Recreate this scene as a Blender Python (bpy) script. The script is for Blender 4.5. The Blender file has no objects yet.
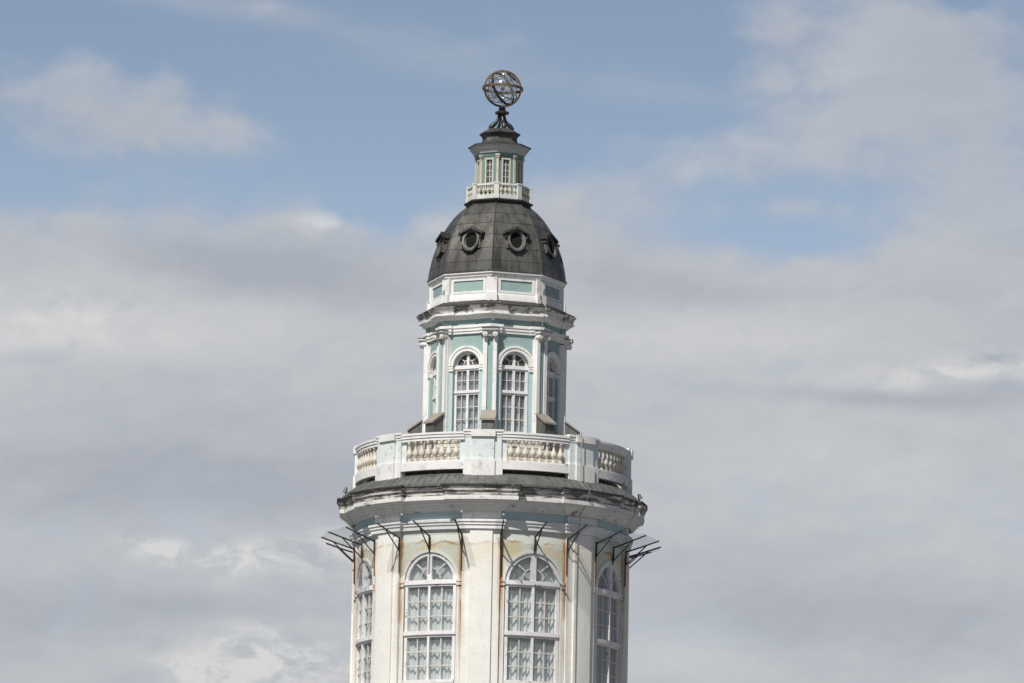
import bpy, bmesh, math, random
from mathutils import Vector, Matrix
R_ = math.radians
sc = bpy.context.scene
random.seed(7)

# ------------------------------------------------------------------ camera
U = 1/28.0                      # one image pixel at the tower, metres
F = 5200.0                      # focal length in pixels of a 1024 wide frame
PITCH, YAW, ROLL = R_(9.55), 16.6/5200.0, R_(1.157)
CAMZ, D = 1.6, 183.1
cam_d = bpy.data.cameras.new('camera'); cam = bpy.data.objects.new('camera', cam_d)
sc.collection.objects.link(cam); sc.camera = cam
cam_d.sensor_width = 36.0; cam_d.lens = F/1024*36.0
cam_d.clip_start = 1.0; cam_d.clip_end = 20000
fw = Vector((math.sin(YAW)*math.cos(PITCH), math.cos(YAW)*math.cos(PITCH), math.sin(PITCH)))
rt = fw.cross(Vector((0, 0, 1))).normalized(); up = rt.cross(fw)
up2 = up*math.cos(ROLL) - rt*math.sin(ROLL); rt2 = rt*math.cos(ROLL) + up*math.sin(ROLL)
cam.matrix_world = Matrix(((rt2.x, up2.x, -fw.x, 0), (rt2.y, up2.y, -fw.y, -D), (rt2.z, up2.z, -fw.z, CAMZ), (0, 0, 0, 1)))

# ------------------------------------------------------------------ node expressions
class X:
    """a node socket (or number) one can do arithmetic with"""
    nt = None
    def __init__(s, v): s.v = v
    @staticmethod
    def m(op, *a, clamp=False):
        n = X.nt.nodes.new('ShaderNodeMath'); n.operation = op; n.use_clamp = clamp
        for i, q in enumerate(a):
            q = q.v if isinstance(q, X) else q
            if isinstance(q, (int, float)): n.inputs[i].default_value = q
            else: X.nt.links.new(q, n.inputs[i])
        return X(n.outputs[0])
    def __add__(s, o): return X.m('ADD', s, o)
    __radd__ = __add__
    def __sub__(s, o): return X.m('SUBTRACT', s, o)
    def __rsub__(s, o): return X.m('SUBTRACT', o, s)
    def __mul__(s, o): return X.m('MULTIPLY', s, o)
    __rmul__ = __mul__
    def __truediv__(s, o): return X.m('DIVIDE', s, o)
    def abs(s): return X.m('ABSOLUTE', s)
def sstep(x, a, b):
    n = X.nt.nodes.new('ShaderNodeMapRange'); n.interpolation_type = 'SMOOTHSTEP'
    X.nt.links.new(x.v, n.inputs[0])
    n.inputs[1].default_value = a; n.inputs[2].default_value = b
    if a > b:
        n.inputs[1].default_value = b; n.inputs[2].default_value = a
        n.inputs[3].default_value = 1; n.inputs[4].default_value = 0
    return X(n.outputs[0])
def vec(x, y, z):
    n = X.nt.nodes.new('ShaderNodeCombineXYZ')
    for i, q in enumerate((x, y, z)):
        q = q.v if isinstance(q, X) else q
        if isinstance(q, (int, float)): n.inputs[i].default_value = q
        else: X.nt.links.new(q, n.inputs[i])
    return n.outputs[0]
def sep(s):
    n = X.nt.nodes.new('ShaderNodeSeparateXYZ'); X.nt.links.new(s, n.inputs[0])
    return [X(o) for o in n.outputs]
def noise(v, scale, detail=6, rough=0.55, dist=0.0):
    n = X.nt.nodes.new('ShaderNodeTexNoise')
    X.nt.links.new(v, n.inputs['Vector']); n.inputs['Scale'].default_value = scale
    n.inputs['Detail'].default_value = detail; n.inputs['Roughness'].default_value = rough
    n.inputs['Distortion'].default_value = dist
    return X(n.outputs[0])
def gauss(px, py, cx, cy, sx, sy, a, rot=0.0):
    c, s = math.cos(R_(rot)), math.sin(R_(rot))
    dx, dy = px - cx, py - cy
    p = (dx*c + dy*s)*(1/sx) if rot else dx*(1/sx)
    q = (dy*c - dx*s)*(1/sy) if rot else dy*(1/sy)
    return X.m('EXPONENT', (p*p + q*q)*-1.0)*a
def col(c): return (c[0], c[1], c[2], 1.0)
def mixc(f, a, b):
    n = X.nt.nodes.new('ShaderNodeMix'); n.data_type = 'RGBA'
    for sck, q in ((n.inputs[0], f), (n.inputs[6], a), (n.inputs[7], b)):
        q = q.v if isinstance(q, X) else q
        if isinstance(q, (int, float)): sck.default_value = q
        elif isinstance(q, tuple): sck.default_value = col(q)
        else: X.nt.links.new(q, sck)
    return n.outputs[2]

# ------------------------------------------------------------------ sky, sun, exposure
SUN_AZ, SUN_EL = R_(-26), R_(52)
sun_dir = Vector((math.sin(SUN_AZ)*math.cos(SUN_EL), -math.cos(SUN_AZ)*math.cos(SUN_EL), math.sin(SUN_EL)))
w = bpy.data.worlds.new('World'); sc.world = w; w.use_nodes = True
nt = w.node_tree; X.nt = nt
bg = nt.nodes['Background']; bg.inputs[1].default_value = 0.1
sky = nt.nodes.new('ShaderNodeTexSky'); sky.sky_type = 'NISHITA'; sky.sun_disc = False
sky.sun_elevation = SUN_EL; sky.sun_rotation = math.atan2(sun_dir.x, sun_dir.y)
sky.altitude = 0; sky.air_density = 1.0; sky.dust_density = 0.6; sky.ozone_density = 1.5
tc = nt.nodes.new('ShaderNodeTexCoord')
dx, dy, dz = sep(tc.outputs['Generated'])
az = X.m('ARCTAN2', dx, dy); el = X.m('ARCSINE', dz)
K = F                                            # sky bearings in units of 1/5200 rad
px = (az - YAW)*K + 512.0
py = 341.5 - (el - PITCH)*K
wp = noise(vec(px*0.004, py*0.006, 3.3), 1.0, 4)
wq = noise(vec(px*0.012, py*0.015, 8.3), 1.0, 5)
def lump(ox, oy):                                 # billowing cloud density, sampled ox, oy further along the sky
    x, y = px + ox, py + oy
    a = noise(vec(x*0.0052 + wp*1.0, y*0.0088 + wp*0.7, 0.7), 1.15, 12, 0.56)
    b = noise(vec(x*0.0150 + wq*0.9, y*0.0210 + wq*0.6, 9.1), 1.0, 10, 0.55)
    return a, b
n1, n3 = lump(0, 0); m1, m3 = lump(-7, -12)
relief = (n1 - m1)*.95 + (n3 - m3)*.22            # sides turned to the sun are brighter
n2 = noise(vec(px*0.0040 + wp*.8, py*0.0070 + wp*0.9, 5.1), 1.1, 9, 0.55)
bias = sstep(py, 165, 278)*1.55 - 0.80
for g in ((122, 132, 105, 46, 1.6), (70, 75, 24, 34, .55), (152, 90, 24, 32, .55), (235, 150, 50, 26, .35), (830, 95, 100, 85, 1.1), (930, 45, 110, 70, 1.0), (725, 160, 85, 34, .85), (985, 150, 90, 120, .9), (770, 40, 34, 60, .45),
          (1010, 235, 80, 70, .55), (812, 238, 66, 20, -.78), (715, 228, 60, 16, -.45), (640, 170, 60, 26, .25), (964, -4, 26, 10, -.8), (860, 5, 90, 30, .5), (560, 165, 80, 40, .16), (360, 212, 50, 24, -.7), (620, 40, 90, 60, -.25), (815, 203, 50, 9, .55), (868, 130, 14, 50, -.35),
          (20, 195, 60, 22, -.2), (550, 205, 60, 30, .55), (600, 255, 80, 40, .55), (305, 236, 46, 22, .70), (430, 228, 34, 24, .55), (200, 232, 60, 16, .2), (640, 135, 120, 16, .12)):
    bias = bias + gauss(px, py, *g)
veil = gauss(px, py, 330, 32, 260, 16, .32, 8) + gauss(px, py, 560, 82, 240, 14, .22, 5) + gauss(px, py, 150, 8, 160, 10, .15, 4) + gauss(px, py, 640, 195, 80, 18, .25, -8)
cover = sstep(bias + (n1 - 0.5)*2.5 + (n3 - .5)*1.5, -0.66, 0.70)
cover = X.m('MINIMUM', cover*(sstep(py, 170, 300)*.24 + .72) + veil*sstep(n2, .25, .6), 0.985)
bri = (n2 - 0.5)*.62 + (n3 - .5)*.18 + relief*.75 + 0.37
for g in ((285, 278, 110, 30, -.42), (170, 262, 60, 18, -.2), (390, 300, 50, 20, -.15), (240, 490, 230, 46, -.36), (60, 480, 120, 40, -.1), (890, 393, 115, 9, -.40, 3), (1000, 385, 60, 12, -.25), (900, 610, 240, 46, -.28), (720, 290, 80, 15, -.30), (60, 625, 130, 36, -.22), (620, 275, 60, 26, -.22),
          (200, 612, 110, 16, -.22), (60, 340, 190, 42, .36), (330, 350, 130, 34, .22), 
          (680, 335, 200, 34, .32), (850, 470, 200, 50, .16), (320, 224, 46, 9, .36), (430, 222, 26, 14, .30), (80, 80, 50, 12, .12), (140, 140, 80, 30, -.05), (820, 90, 70, 50, .12), (1005, 352, 26, 5, -.35), (700, 660, 130, 26, .20), (560, 640, 150, 30, .12)):
    bri = bri + gauss(px, py, *g)
puff = None                                       # bright broken puffs and torn streaks
for g in ((160, 556, 50, 12, 1.0, 8), (255, 564, 60, 18, 1.3, -4), (335, 552, 34, 24, .8), (265, 655, 52, 22, 1.5), (225, 678, 70, 18, 1.3), (325, 672, 40, 20, .9), (975, 364, 90, 14, .9, -6), (700, 150, 60, 26, .4), (330, 226, 60, 14, .9), (40, 335, 120, 40, .4)):
    puff = gauss(px, py, *g) if puff is None else puff + gauss(px, py, *g)
fine = noise(vec(px*.020 + wq*1.6, py*.034 + wp*1.4, 2.2), 1.0, 10, .6)
bri = bri + puff*sstep(fine, .38, .66)*.85
bri = X.m('MULTIPLY', bri, 1.0, clamp=True)
ccol = mixc(bri, (4.00, 4.24, 4.76), (6.7, 6.68, 6.62))
skm = nt.nodes.new('ShaderNodeMix'); skm.data_type = 'RGBA'; skm.blend_type = 'MULTIPLY'; skm.inputs[0].default_value = 1
nt.links.new(sky.outputs[0], skm.inputs[6]); nt.links.new(mixc(sstep(py, 30, 250), (1.05, .935, .895), (1.20, 1.05, .985)), skm.inputs[7])
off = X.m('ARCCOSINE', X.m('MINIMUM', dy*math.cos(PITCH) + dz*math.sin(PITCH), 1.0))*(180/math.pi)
sky_dim = 1.0 - sstep(off, 9, 30)*0.45              # unseen sky dimmed away from the view, to weaken the fill light
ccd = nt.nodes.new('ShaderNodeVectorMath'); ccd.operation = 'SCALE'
nt.links.new(mixc(cover, skm.outputs[2], ccol), ccd.inputs[0]); nt.links.new(sky_dim.v, ccd.inputs['Scale'])
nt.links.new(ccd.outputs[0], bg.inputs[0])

sd = bpy.data.lights.new('sun', 'SUN'); sun = bpy.data.objects.new('sun', sd); sc.collection.objects.link(sun)
sd.energy = 5.0; sd.angle = R_(0.5); sd.color = (1.0, 0.965, 0.905)
sun.rotation_euler = (-sun_dir).to_track_quat('-Z', 'Y').to_euler(); sun.location = (-60, -120, 160)
vs = sc.view_settings; vs.view_transform = 'Standard'; vs.look = 'None'; vs.gamma = 1; vs.use_curve_mapping = False; vs.exposure = 0.0

# ------------------------------------------------------------------ levels and plans
def lev(r):                                      # height in metres, at the tower axis, of image pixel row r
    return CAMZ + D*math.tan(PITCH + math.atan((341.5 - r)/F))
VTX = -4.2                                       # bearing of the tower's front corner, degrees
FACE = VTX + 22.5
def pol(r, ph, z):                               # bearing ph in degrees, 0 towards the river, positive clockwise seen from below
    a = R_(ph); return Vector((r*U*math.sin(a), -r*U*math.cos(a), z))

# ------------------------------------------------------------------ materials
def mat(name):
    m = bpy.data.materials.new(name); m.use_nodes = True; X.nt = m.node_tree
    return m, m.node_tree.nodes['Principled BSDF']
def posn():
    g = X.nt.nodes.new('ShaderNodeNewGeometry'); return g.outputs['Position']
def scaled(p, a, b, c):
    x, y, z = sep(p); return vec(x*a, y*b, z*c)
def bump(b, h, dist=0.02, s=0.5):
    n = X.nt.nodes.new('ShaderNodeBump'); X.nt.links.new(h.v, n.inputs['Height'])
    n.inputs['Distance'].default_value = dist; n.inputs['Strength'].default_value = s
    X.nt.links.new(n.outputs[0], b.inputs['Normal'])
def setc(b, c): X.nt.links.new(c, b.inputs['Base Color'])

def paint(name, base, alt, dirt=(.30, .29, .27), amount=.35, peel=(.16, .155, .15), peel_at=.70, rough=.75, stretch=(1, 1, 1), peel_scale=2.2, streak=.25):
    m, b = mat(name); p = posn()
    a = noise(p, .8, 5); c = noise(scaled(p, *stretch), peel_scale, 9, .62); d = noise(scaled(p, 4, 4, .45), 1.4, 6, .6)
    f = noise(p, 14, 6, .6)
    k = mixc(sstep(a, .32, .68), base, alt)
    k = mixc(sstep(d, .50, .80)*streak, k, dirt)
    k = mixc(sstep(noise(scaled(p, 2, 2, 2), 1.7, 8, .6), .52, .75)*amount, k, dirt)
    pm = sstep(c + (f - .5)*.12, peel_at - .025, peel_at + .02)
    k = mixc(pm*.85, k, peel)
    setc(b, k); b.inputs['Roughness'].default_value = rough
    bump(b, f*.4 + c*.8 - pm*.25, .03, .35)
    return m

M = {}
M['white'] = paint('white_stucco', (.78, .775, .75), (.71, .705, .69), amount=.48, peel_at=.66)
M['pedestal'] = paint('flaking_pedestal_paint', (.76, .77, .75), (.64, .70, .69), dirt=(.44, .46, .45), amount=.6, peel=(.40, .42, .42), peel_at=.625, peel_scale=6.0, streak=.35)
M['white_clean'] = paint('white_moulding_paint', (.81, .805, .785), (.74, .735, .715), amount=.38, peel_at=.72)
M['teal'] = paint('sea_green_stucco', (.262, .368, .358), (.31, .415, .40), dirt=(.20, .25, .25), amount=.38, peel=(.5, .52, .5), peel_at=.77, streak=.12)
M['pale_blue'] = paint('pale_blue_stucco', (.40, .52, .54), (.45, .56, .57), dirt=(.3, .34, .34), amount=.2, peel=(.55, .55, .52), peel_at=.76, streak=.12)
M['cornice'] = paint('weathered_cornice', (.66, .64, .60), (.50, .49, .46), dirt=(.17, .165, .155), amount=.85, peel=(.085, .08, .074), peel_at=.495, stretch=(.6, .6, 4.0), peel_scale=2.4, streak=.6)
M['bed'] = paint('sooty_white_moulding', (.74, .73, .70), (.66, .65, .63), dirt=(.34, .335, .32), amount=.45, peel=(.14, .14, .135), peel_at=.64, stretch=(.6, .6, 1.6), streak=.4)
M['bel_cornice'] = paint('stained_belvedere_cornice', (.72, .70, .67), (.55, .54, .52), dirt=(.20, .195, .185), amount=.85, peel=(.10, .10, .095), peel_at=.555, stretch=(.7, .7, 1.8), streak=.5)
M['lantern_white'] = paint('greyed_lantern_paint', (.50, .515, .50), (.43, .45, .44), dirt=(.25, .25, .24), amount=.4, peel=(.2, .2, .19), peel_at=.70)
M['gallery'] = paint('greyed_gallery_paint', (.64, .65, .63), (.54, .55, .53), dirt=(.30, .30, .28), amount=.5, peel_at=.68)
M['cream'] = paint('cream_lantern_paint', (.54, .51, .42), (.44, .42, .35), dirt=(.25, .24, .2), amount=.4, peel_at=.68)
M['lantern_teal'] = paint('dark_green_lantern_paint', (.15, .24, .23), (.20, .29, .28), dirt=(.1, .13, .12), amount=.35, peel=(.4, .42, .38), peel_at=.70)
M['baluster'] = paint('cream_baluster_paint', (.56, .51, .42), (.66, .62, .54), dirt=(.24, .21, .17), amount=.8, peel=(.3, .27, .22), peel_at=.68)
M['slats'] = paint('grimy_plinth_plaster', (.60, .565, .50), (.50, .47, .41), dirt=(.2, .19, .17), amount=.6, peel=(.12, .11, .10), peel_at=.56, stretch=(1, 1, 5), peel_scale=1.3)
M['board'] = paint('weathered_boards', (.30, .265, .22), (.23, .21, .18), dirt=(.15, .14, .12), amount=.5, peel_at=.70, stretch=(1, 1, 4))
M['frame'] = paint('white_window_paint', (.80, .785, .775), (.72, .70, .70), dirt=(.36, .33, .32), amount=.45, peel=(.28, .25, .24), peel_at=.64, peel_scale=4)
M['muntin'] = paint('greyed_glazing_bar_paint', (.62, .60, .56), (.52, .50, .47), dirt=(.3, .27, .25), amount=.4, peel_at=.68, peel_scale=5)

def lead(name, a0, a1, dark, rough=.55, metal=.35):
    m, b = mat(name); p = posn()
    s = noise(scaled(p, 3.2, 3.2, .35), 1.1, 7, .62); q = noise(p, 1.1, 7, .6); f = noise(p, 9, 6, .6)
    k = mixc(sstep(q, .3, .7), a0, a1)
    k = mixc(sstep(s, .44, .66)*.8, k, dark)
    k = mixc(sstep(noise(scaled(p, 5, 5, .6), 1.3, 5), .56, .76)*.6, k, (.22, .215, .195))
    setc(b, k); b.inputs['Roughness'].default_value = rough; b.inputs['Metallic'].default_value = metal
    bump(b, f*.5 + q, .03, .3)
    return m
M['dome'] = lead('aged_dome_sheet_metal', (.156, .153, .138), (.112, .108, .096), (.050, .046, .040), rough=.42, metal=.5)
M['dark_lead'] = lead('dark_lead_sheet', (.085, .085, .08), (.065, .064, .06), (.04, .038, .035))
M['roof_lead'] = lead('grey_roof_sheet', (.16, .162, .155), (.125, .125, .12), (.075, .075, .07))
M['dormer'] = lead('grey_zinc_dormer', (.19, .185, .165), (.15, .145, .13), (.08, .075, .065), metal=.25)
M['black'] = lead('blackened_ornament_metal', (.035, .034, .032), (.03, .03, .028), (.02, .02, .02), metal=.2)
M['eave'] = lead('black_eave_flashing', (.05, .05, .048), (.035, .034, .032), (.025, .025, .024), metal=.1, rough=.7)
M['gilt'] = lead('tarnished_gilt_bronze', (.36, .25, .13), (.20, .14, .075), (.06, .045, .03), rough=.36, metal=.7)
M['bronze'] = lead('dark_patinated_bronze', (.075, .08, .075), (.05, .055, .05), (.03, .03, .03), rough=.42, metal=.5)
M['iron'] = lead('black_iron_bar', (.03, .029, .028), (.025, .024, .023), (.02, .018, .017), rough=.7, metal=.2)
M['rust'] = lead('rusted_iron_bar', (.13, .065, .033), (.07, .042, .028), (.04, .028, .02), rough=.85, metal=.1)
M['silver'] = lead('bright_cable_sheath', (.55, .54, .52), (.42, .41, .40), (.2, .2, .2), rough=.35, metal=.4)

m, b = mat('window_glass'); M['glass'] = m
p = posn(); setc(b, mixc(noise(p, 2.2, 6, .6), (.30, .35, .38), (.55, .58, .60))); b.inputs['Roughness'].default_value = .08  # grey film in the colour stands for sky reflected in the panes
tr = X.nt.nodes.new('ShaderNodeBsdfTransparent'); tr.inputs[0].default_value = (.93, .95, .95, 1)
mx = X.nt.nodes.new('ShaderNodeMixShader'); mx.inputs[0].default_value = .20
out = X.nt.nodes['Material Output']
X.nt.links.new(tr.outputs[0], mx.inputs[1]); X.nt.links.new(b.outputs[0], mx.inputs[2]); X.nt.links.new(mx.outputs[0], out.inputs[0])
pz = posn(); bump(b, noise(pz, 1.6, 2), .05, .25)

m, b = mat('clear_canopy_sheet'); M['sheet'] = m
p = posn(); nz = noise(p, 1.8, 6, .6)
b.inputs['Roughness'].default_value = .22
setc(b, mixc(nz, (.10, .115, .13), (.2, .22, .24)))
tr = X.nt.nodes.new('ShaderNodeBsdfTransparent'); tr.inputs[0].default_value = (.93, .95, .96, 1)
mx = X.nt.nodes.new('ShaderNodeMixShader'); X.nt.links.new((nz*.22 + .10).v, mx.inputs[0]); out = X.nt.nodes['Material Output']
X.nt.links.new(tr.outputs[0], mx.inputs[1]); X.nt.links.new(b.outputs[0], mx.inputs[2]); X.nt.links.new(mx.outputs[0], out.inputs[0])

m, b = mat('globe_glass'); M['globe_glass'] = m
b.inputs['Base Color'].default_value = (.85, .87, .9, 1); b.inputs['Roughness'].default_value = .12; b.inputs['Metallic'].default_value = .7
tr = X.nt.nodes.new('ShaderNodeBsdfTransparent'); tr.inputs[0].default_value = (.96, .97, .98, 1)
lw = X.nt.nodes.new('ShaderNodeLayerWeight'); lw.inputs[0].default_value = .25
mx = X.nt.nodes.new('ShaderNodeMixShader'); X.nt.links.new((X(lw.outputs['Fresnel'])*.40 + .16).v, mx.inputs[0]); out = X.nt.nodes['Material Output']
X.nt.links.new(tr.outputs[0], mx.inputs[1]); X.nt.links.new(b.outputs[0], mx.inputs[2]); X.nt.links.new(mx.outputs[0], out.inputs[0])

m, b = mat('net_curtain'); M['curtain'] = m
p = posn(); x, y, z = sep(p)
tcn = X.nt.nodes.new('ShaderNodeTexCoord'); ox, oy, oz = sep(tcn.outputs['Object'])
zig = X.m('PINGPONG', ox*2.6 + oy*.7, .5)*9.0
bar_shadow_wave = X.m('SINE', oz*27.0 + zig + noise(p, .9, 3)*9.0)  # wavy shadows of the glazing bars, painted faintly into the net
fold_shade = noise(vec(ox*9.0, oy*9.0, oz*.35), 1.3, 5, .6)  # fold shading painted into the cloth as darker vertical bands
k = mixc(sstep(bar_shadow_wave, .0, .9)*.10*sstep(noise(p, .8, 4), .40, .62), (.66, .69, .68), (.42, .46, .46))
k = mixc(sstep(fold_shade, .48, .68)*.30, k, (.38, .42, .42))
setc(b, k); b.inputs['Roughness'].default_value = .9

m, b = mat('grey_sheer_drape'); M['sheer'] = m  # grey sheer cloth with darker and paler vertical streaks
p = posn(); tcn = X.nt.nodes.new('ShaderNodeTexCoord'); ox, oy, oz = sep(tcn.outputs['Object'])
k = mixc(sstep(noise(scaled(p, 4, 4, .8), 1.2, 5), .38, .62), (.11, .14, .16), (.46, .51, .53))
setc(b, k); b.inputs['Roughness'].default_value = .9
m, b = mat('glint_metal'); M['polished'] = m
p = posn(); setc(b, mixc(noise(p, 8, 3), (.95, .93, .88), (.85, .83, .78))); b.inputs['Metallic'].default_value = 1; b.inputs['Roughness'].default_value = .28
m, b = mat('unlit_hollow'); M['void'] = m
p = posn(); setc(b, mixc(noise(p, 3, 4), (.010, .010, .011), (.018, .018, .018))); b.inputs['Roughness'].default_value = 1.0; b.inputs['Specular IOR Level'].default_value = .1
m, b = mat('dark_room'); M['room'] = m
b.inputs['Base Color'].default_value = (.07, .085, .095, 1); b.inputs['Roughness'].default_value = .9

def drum_mat(name, base, alt, stain):
    m, b = mat(name); p = posn(); x, y, z = sep(p)
    ang = X.m('ARCTAN2', x, y*-1.0)*(180/math.pi) - FACE + 360.0 + 22.5
    rel = X.m('MODULO', ang, 45.0) - 22.5
    a = noise(p, .8, 5); f = noise(p, 13, 6, .6); s = noise(scaled(p, 3.5, 3.5, .30), 1.4, 7, .6); q = noise(p, 1.5, 8, .6)
    k = mixc(sstep(a, .35, .65), base, alt)
    zt = lev(550)
    below = (z - zt)*-1.0                       # metres below the architrave
    # yellow leaching under the canopies, with a rusty tide line
    yl = sstep(below + (q - .5)*.9, .25, .55)*sstep(below + (q - .5)*1.2, 2.1, .5)
    k = mixc(yl*(sstep(q, .40, .62)*.65 + .22)*stain, k, (.66, .53, .30))
    tide = (below - .36 + (noise(scaled(p, 1, 1, .0), 1.6, 5) - .5)*.65).abs()
    k = mixc(sstep(tide, .07, .0)*sstep(q, .38, .6)*.8*stain, k, (.36, .18, .06))
    # rust runs from the bracket feet
    d1 = (rel.abs() - 14.5 + (s - .5)*1.6).abs()
    run = sstep(d1, 1.8, .35)*sstep(noise(scaled(p, 2, 2, .8), 1.2, 5), .30, .55)*sstep(below + (s - .5)*2.0, 5.5, 1.2)*sstep(below, .0, .35)
    k = mixc(X.m('MINIMUM', run*(s*1.2 + .65), 1.0)*stain, k, (.33, .135, .04))
    d0 = (rel + (s - .5)*1.2).abs()
    k = mixc(sstep(d0, 1.2, .1)*sstep(below, .25, .6)*.8*stain, k, (.30, .13, .05))
    k = mixc(sstep(d1, 4.5, .3)*sstep(below, 6.5, 1.5)*.35*sstep(q, .3, .6)*stain, k, (.60, .47, .30))
    sp = sstep(noise(scaled(p, 1, 1, 1), 5.5, 4, .5), .735, .75)*sstep(below, 1.1, .3)*stain
    k = mixc(sp, k, (.05, .05, .05))
    k = mixc(sstep(s, .52, .78)*.22, k, (.38, .37, .34))
    dr = noise(scaled(p, 9, 9, .22), 1.6, 5, .6); k = mixc(sstep(dr, .62, .72)*.28, k, (.45, .41, .33))
    ck = (noise(p, 1.3, 8, .65) - .5).abs(); k = mixc(sstep(ck, .006, .0)*.35, k, (.25, .24, .22))
    setc(b, k); b.inputs['Roughness'].default_value = .8
    bump(b, f*.5 + q, .03, .35)
    return m
M['drum'] = drum_mat('rust_stained_pale_stucco', (.56, .62, .57), (.62, .65, .58), 1.0)
M['impost'] = drum_mat('rusty_white_impost', (.76, .75, .70), (.70, .69, .64), 1.0)
M['pilaster'] = drum_mat('stained_white_pilaster', (.80, .79, .745), (.76, .75, .70), .40)

# ------------------------------------------------------------------ mesh helpers
class Flat:                                      # a flat bay whose wall plane stands A units from the axis
    def __init__(s, A): s.A = A
    def __call__(s, x, d, z): return Vector((x*U, -(s.A + d)*U, z))
    def nx(s, x0, x1): return 1
class Curved:                                    # a bay of a round wall of radius R
    def __init__(s, R): s.R = R
    def __call__(s, x, d, z):
        a = x/s.R; return Vector(((s.R + d)*U*math.sin(a), -(s.R + d)*U*math.cos(a), z))
    def nx(s, x0, x1): return max(1, int(abs(x1 - x0)/4.0))
def quad(bm, a, b, c, d):
    try: bm.faces.new((a, b, c, d))
    except ValueError: pass
def box(bm, mp, x0, x1, d0, d1, r0, r1, taper=0.0):
    """box between image rows r0 (higher) and r1 (lower)"""
    z1, z0 = lev(r0), lev(r1); n = mp.nx(x0, x1); cols = []
    for i in range(n + 1):
        x = x0 + (x1 - x0)*i/n
        cols.append([bm.verts.new(mp(x, d, z)) for d, z in ((d0, z0), (d1, z0), (d1, z1), (d0, z1))])
    for a, b in zip(cols, cols[1:]):
        for j in range(4): quad(bm, a[j], b[j], b[(j+1) % 4], a[(j+1) % 4])
    bm.faces.new(cols[0]); bm.faces.new(cols[-1][::-1])
def arch_band(bm, mp, zs, rx0, rz0, rx1, rz1, d0, d1, a0=0, a1=180, n=24, cx=0):
    """elliptical band about (cx, zs): inner radii 0, outer radii 1; zs in metres"""
    rings = []
    full = abs(a1 - a0) >= 360
    for i in range(n if full else n + 1):
        t = R_(a0 + (a1 - a0)*i/n); c, s = math.cos(t), math.sin(t)
        rings.append([bm.verts.new(mp(cx + rx*c, d, zs + rz*U*s)) for rx, rz, d in ((rx0, rz0, d0), (rx1, rz1, d0), (rx1, rz1, d1), (rx0, rz0, d1))])
    prs = list(zip(rings, rings[1:])) + ([(rings[-1], rings[0])] if full else [])
    for a, b in prs:
        for j in range(4): quad(bm, a[j], b[j], b[(j+1) % 4], a[(j+1) % 4])
    if not full: bm.faces.new(rings[0]); bm.faces.new(rings[-1][::-1])
def bar2(bm, mp, xa, za, xb, zb, hw, d0, d1):
    """straight bar in the bay plane from (xa,za) to (xb,zb), z in metres, half width hw units"""
    dx, dz = (xb - xa)*U, zb - za; L = math.hypot(dx, dz); nx_, nz_ = -dz/L*hw, dx/L*hw
    P = [(xa + nx_, za + nz_*U), (xa - nx_, za - nz_*U), (xb - nx_, zb - nz_*U), (xb + nx_, zb + nz_*U)]
    f = [bm.verts.new(mp(x, d1, z)) for x, z in P]; k = [bm.verts.new(mp(x, d0, z)) for x, z in P]
    bm.faces.new(f); bm.faces.new(k[::-1])
    for i in range(4): quad(bm, f[i], k[i], k[(i+1) % 4], f[(i+1) % 4])
def wall_bay(bm, mp, hw, r_top, r_bot, ow, zs, r_sill, depth, n=20):
    """wall panel with a round-headed opening of half width ow, springing zs metres, and its reveal"""
    zt, zb, zl = lev(r_top), lev(r_bot), lev(r_sill)
    def V(x, d, z): return bm.verts.new(mp(x, d, z))
    def strip(x0, x1, za, zb_):
        k = mp.nx(x0, x1)
        for i in range(k):
            a = x0 + (x1-x0)*i/k; b = x0 + (x1-x0)*(i+1)/k
            quad(bm, V(a, 0, za), V(b, 0, za), V(b, 0, zb_), V(a, 0, zb_))
    strip(-hw, -ow, zb, zt); strip(ow, hw, zb, zt); strip(-ow, ow, zb, zl)
    pts = [(ow*math.cos(R_(180 - 180*i/n)), zs + ow*U*math.sin(R_(180*i/n))) for i in range(n + 1)]
    for (xa, za), (xb, zb_) in zip(pts, pts[1:]):
        quad(bm, V(xa, 0, za), V(xb, 0, zb_), V(xb, 0, zt), V(xa, 0, zt))
    loop = [(-ow, zl)] + pts + [(ow, zl)]
    for (xa, za), (xb, zb_) in zip(loop, loop[1:] + loop[:1]):
        quad(bm, V(xa, 0, za), V(xa, -depth, za), V(xb, -depth, zb_), V(xb, 0, zb_))
def offset_poly(pts, off):
    n = len(pts); res = []
    for i in range(n):
        p0, p1, p2 = Vector(pts[i-1]), Vector(pts[i]), Vector(pts[(i+1) % n])
        e1, e2 = (p1 - p0).normalized(), (p2 - p1).normalized()
        n1, n2 = Vector((e1.y, -e1.x)), Vector((e2.y, -e2.x))
        k = 1 + n1.dot(n2)
        res.append(p1 + (n1 + n2)*(off/max(k, .15)))
    return res
def circ(R, n=120): return [(R*math.sin(2*math.pi*i/n), -R*math.cos(2*math.pi*i/n)) for i in range(n)]
def octa(R): return [(R*math.sin(R_(VTX + 45*k)), -R*math.cos(R_(VTX + 45*k))) for k in range(8)]
def circ_breaks(R, hw, b):
    pts = []
    for k in range(8):
        v = VTX + 45*k
        for i in range(7):
            a = R_(v - hw + 2*hw*i/6); pts.append(((R+b)*math.sin(a), -(R+b)*math.cos(a)))
        for i in range(13):
            a = R_(v + hw + (45 - 2*hw)*i/12); pts.append((R*math.sin(a), -R*math.cos(a)))
    return pts
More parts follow.
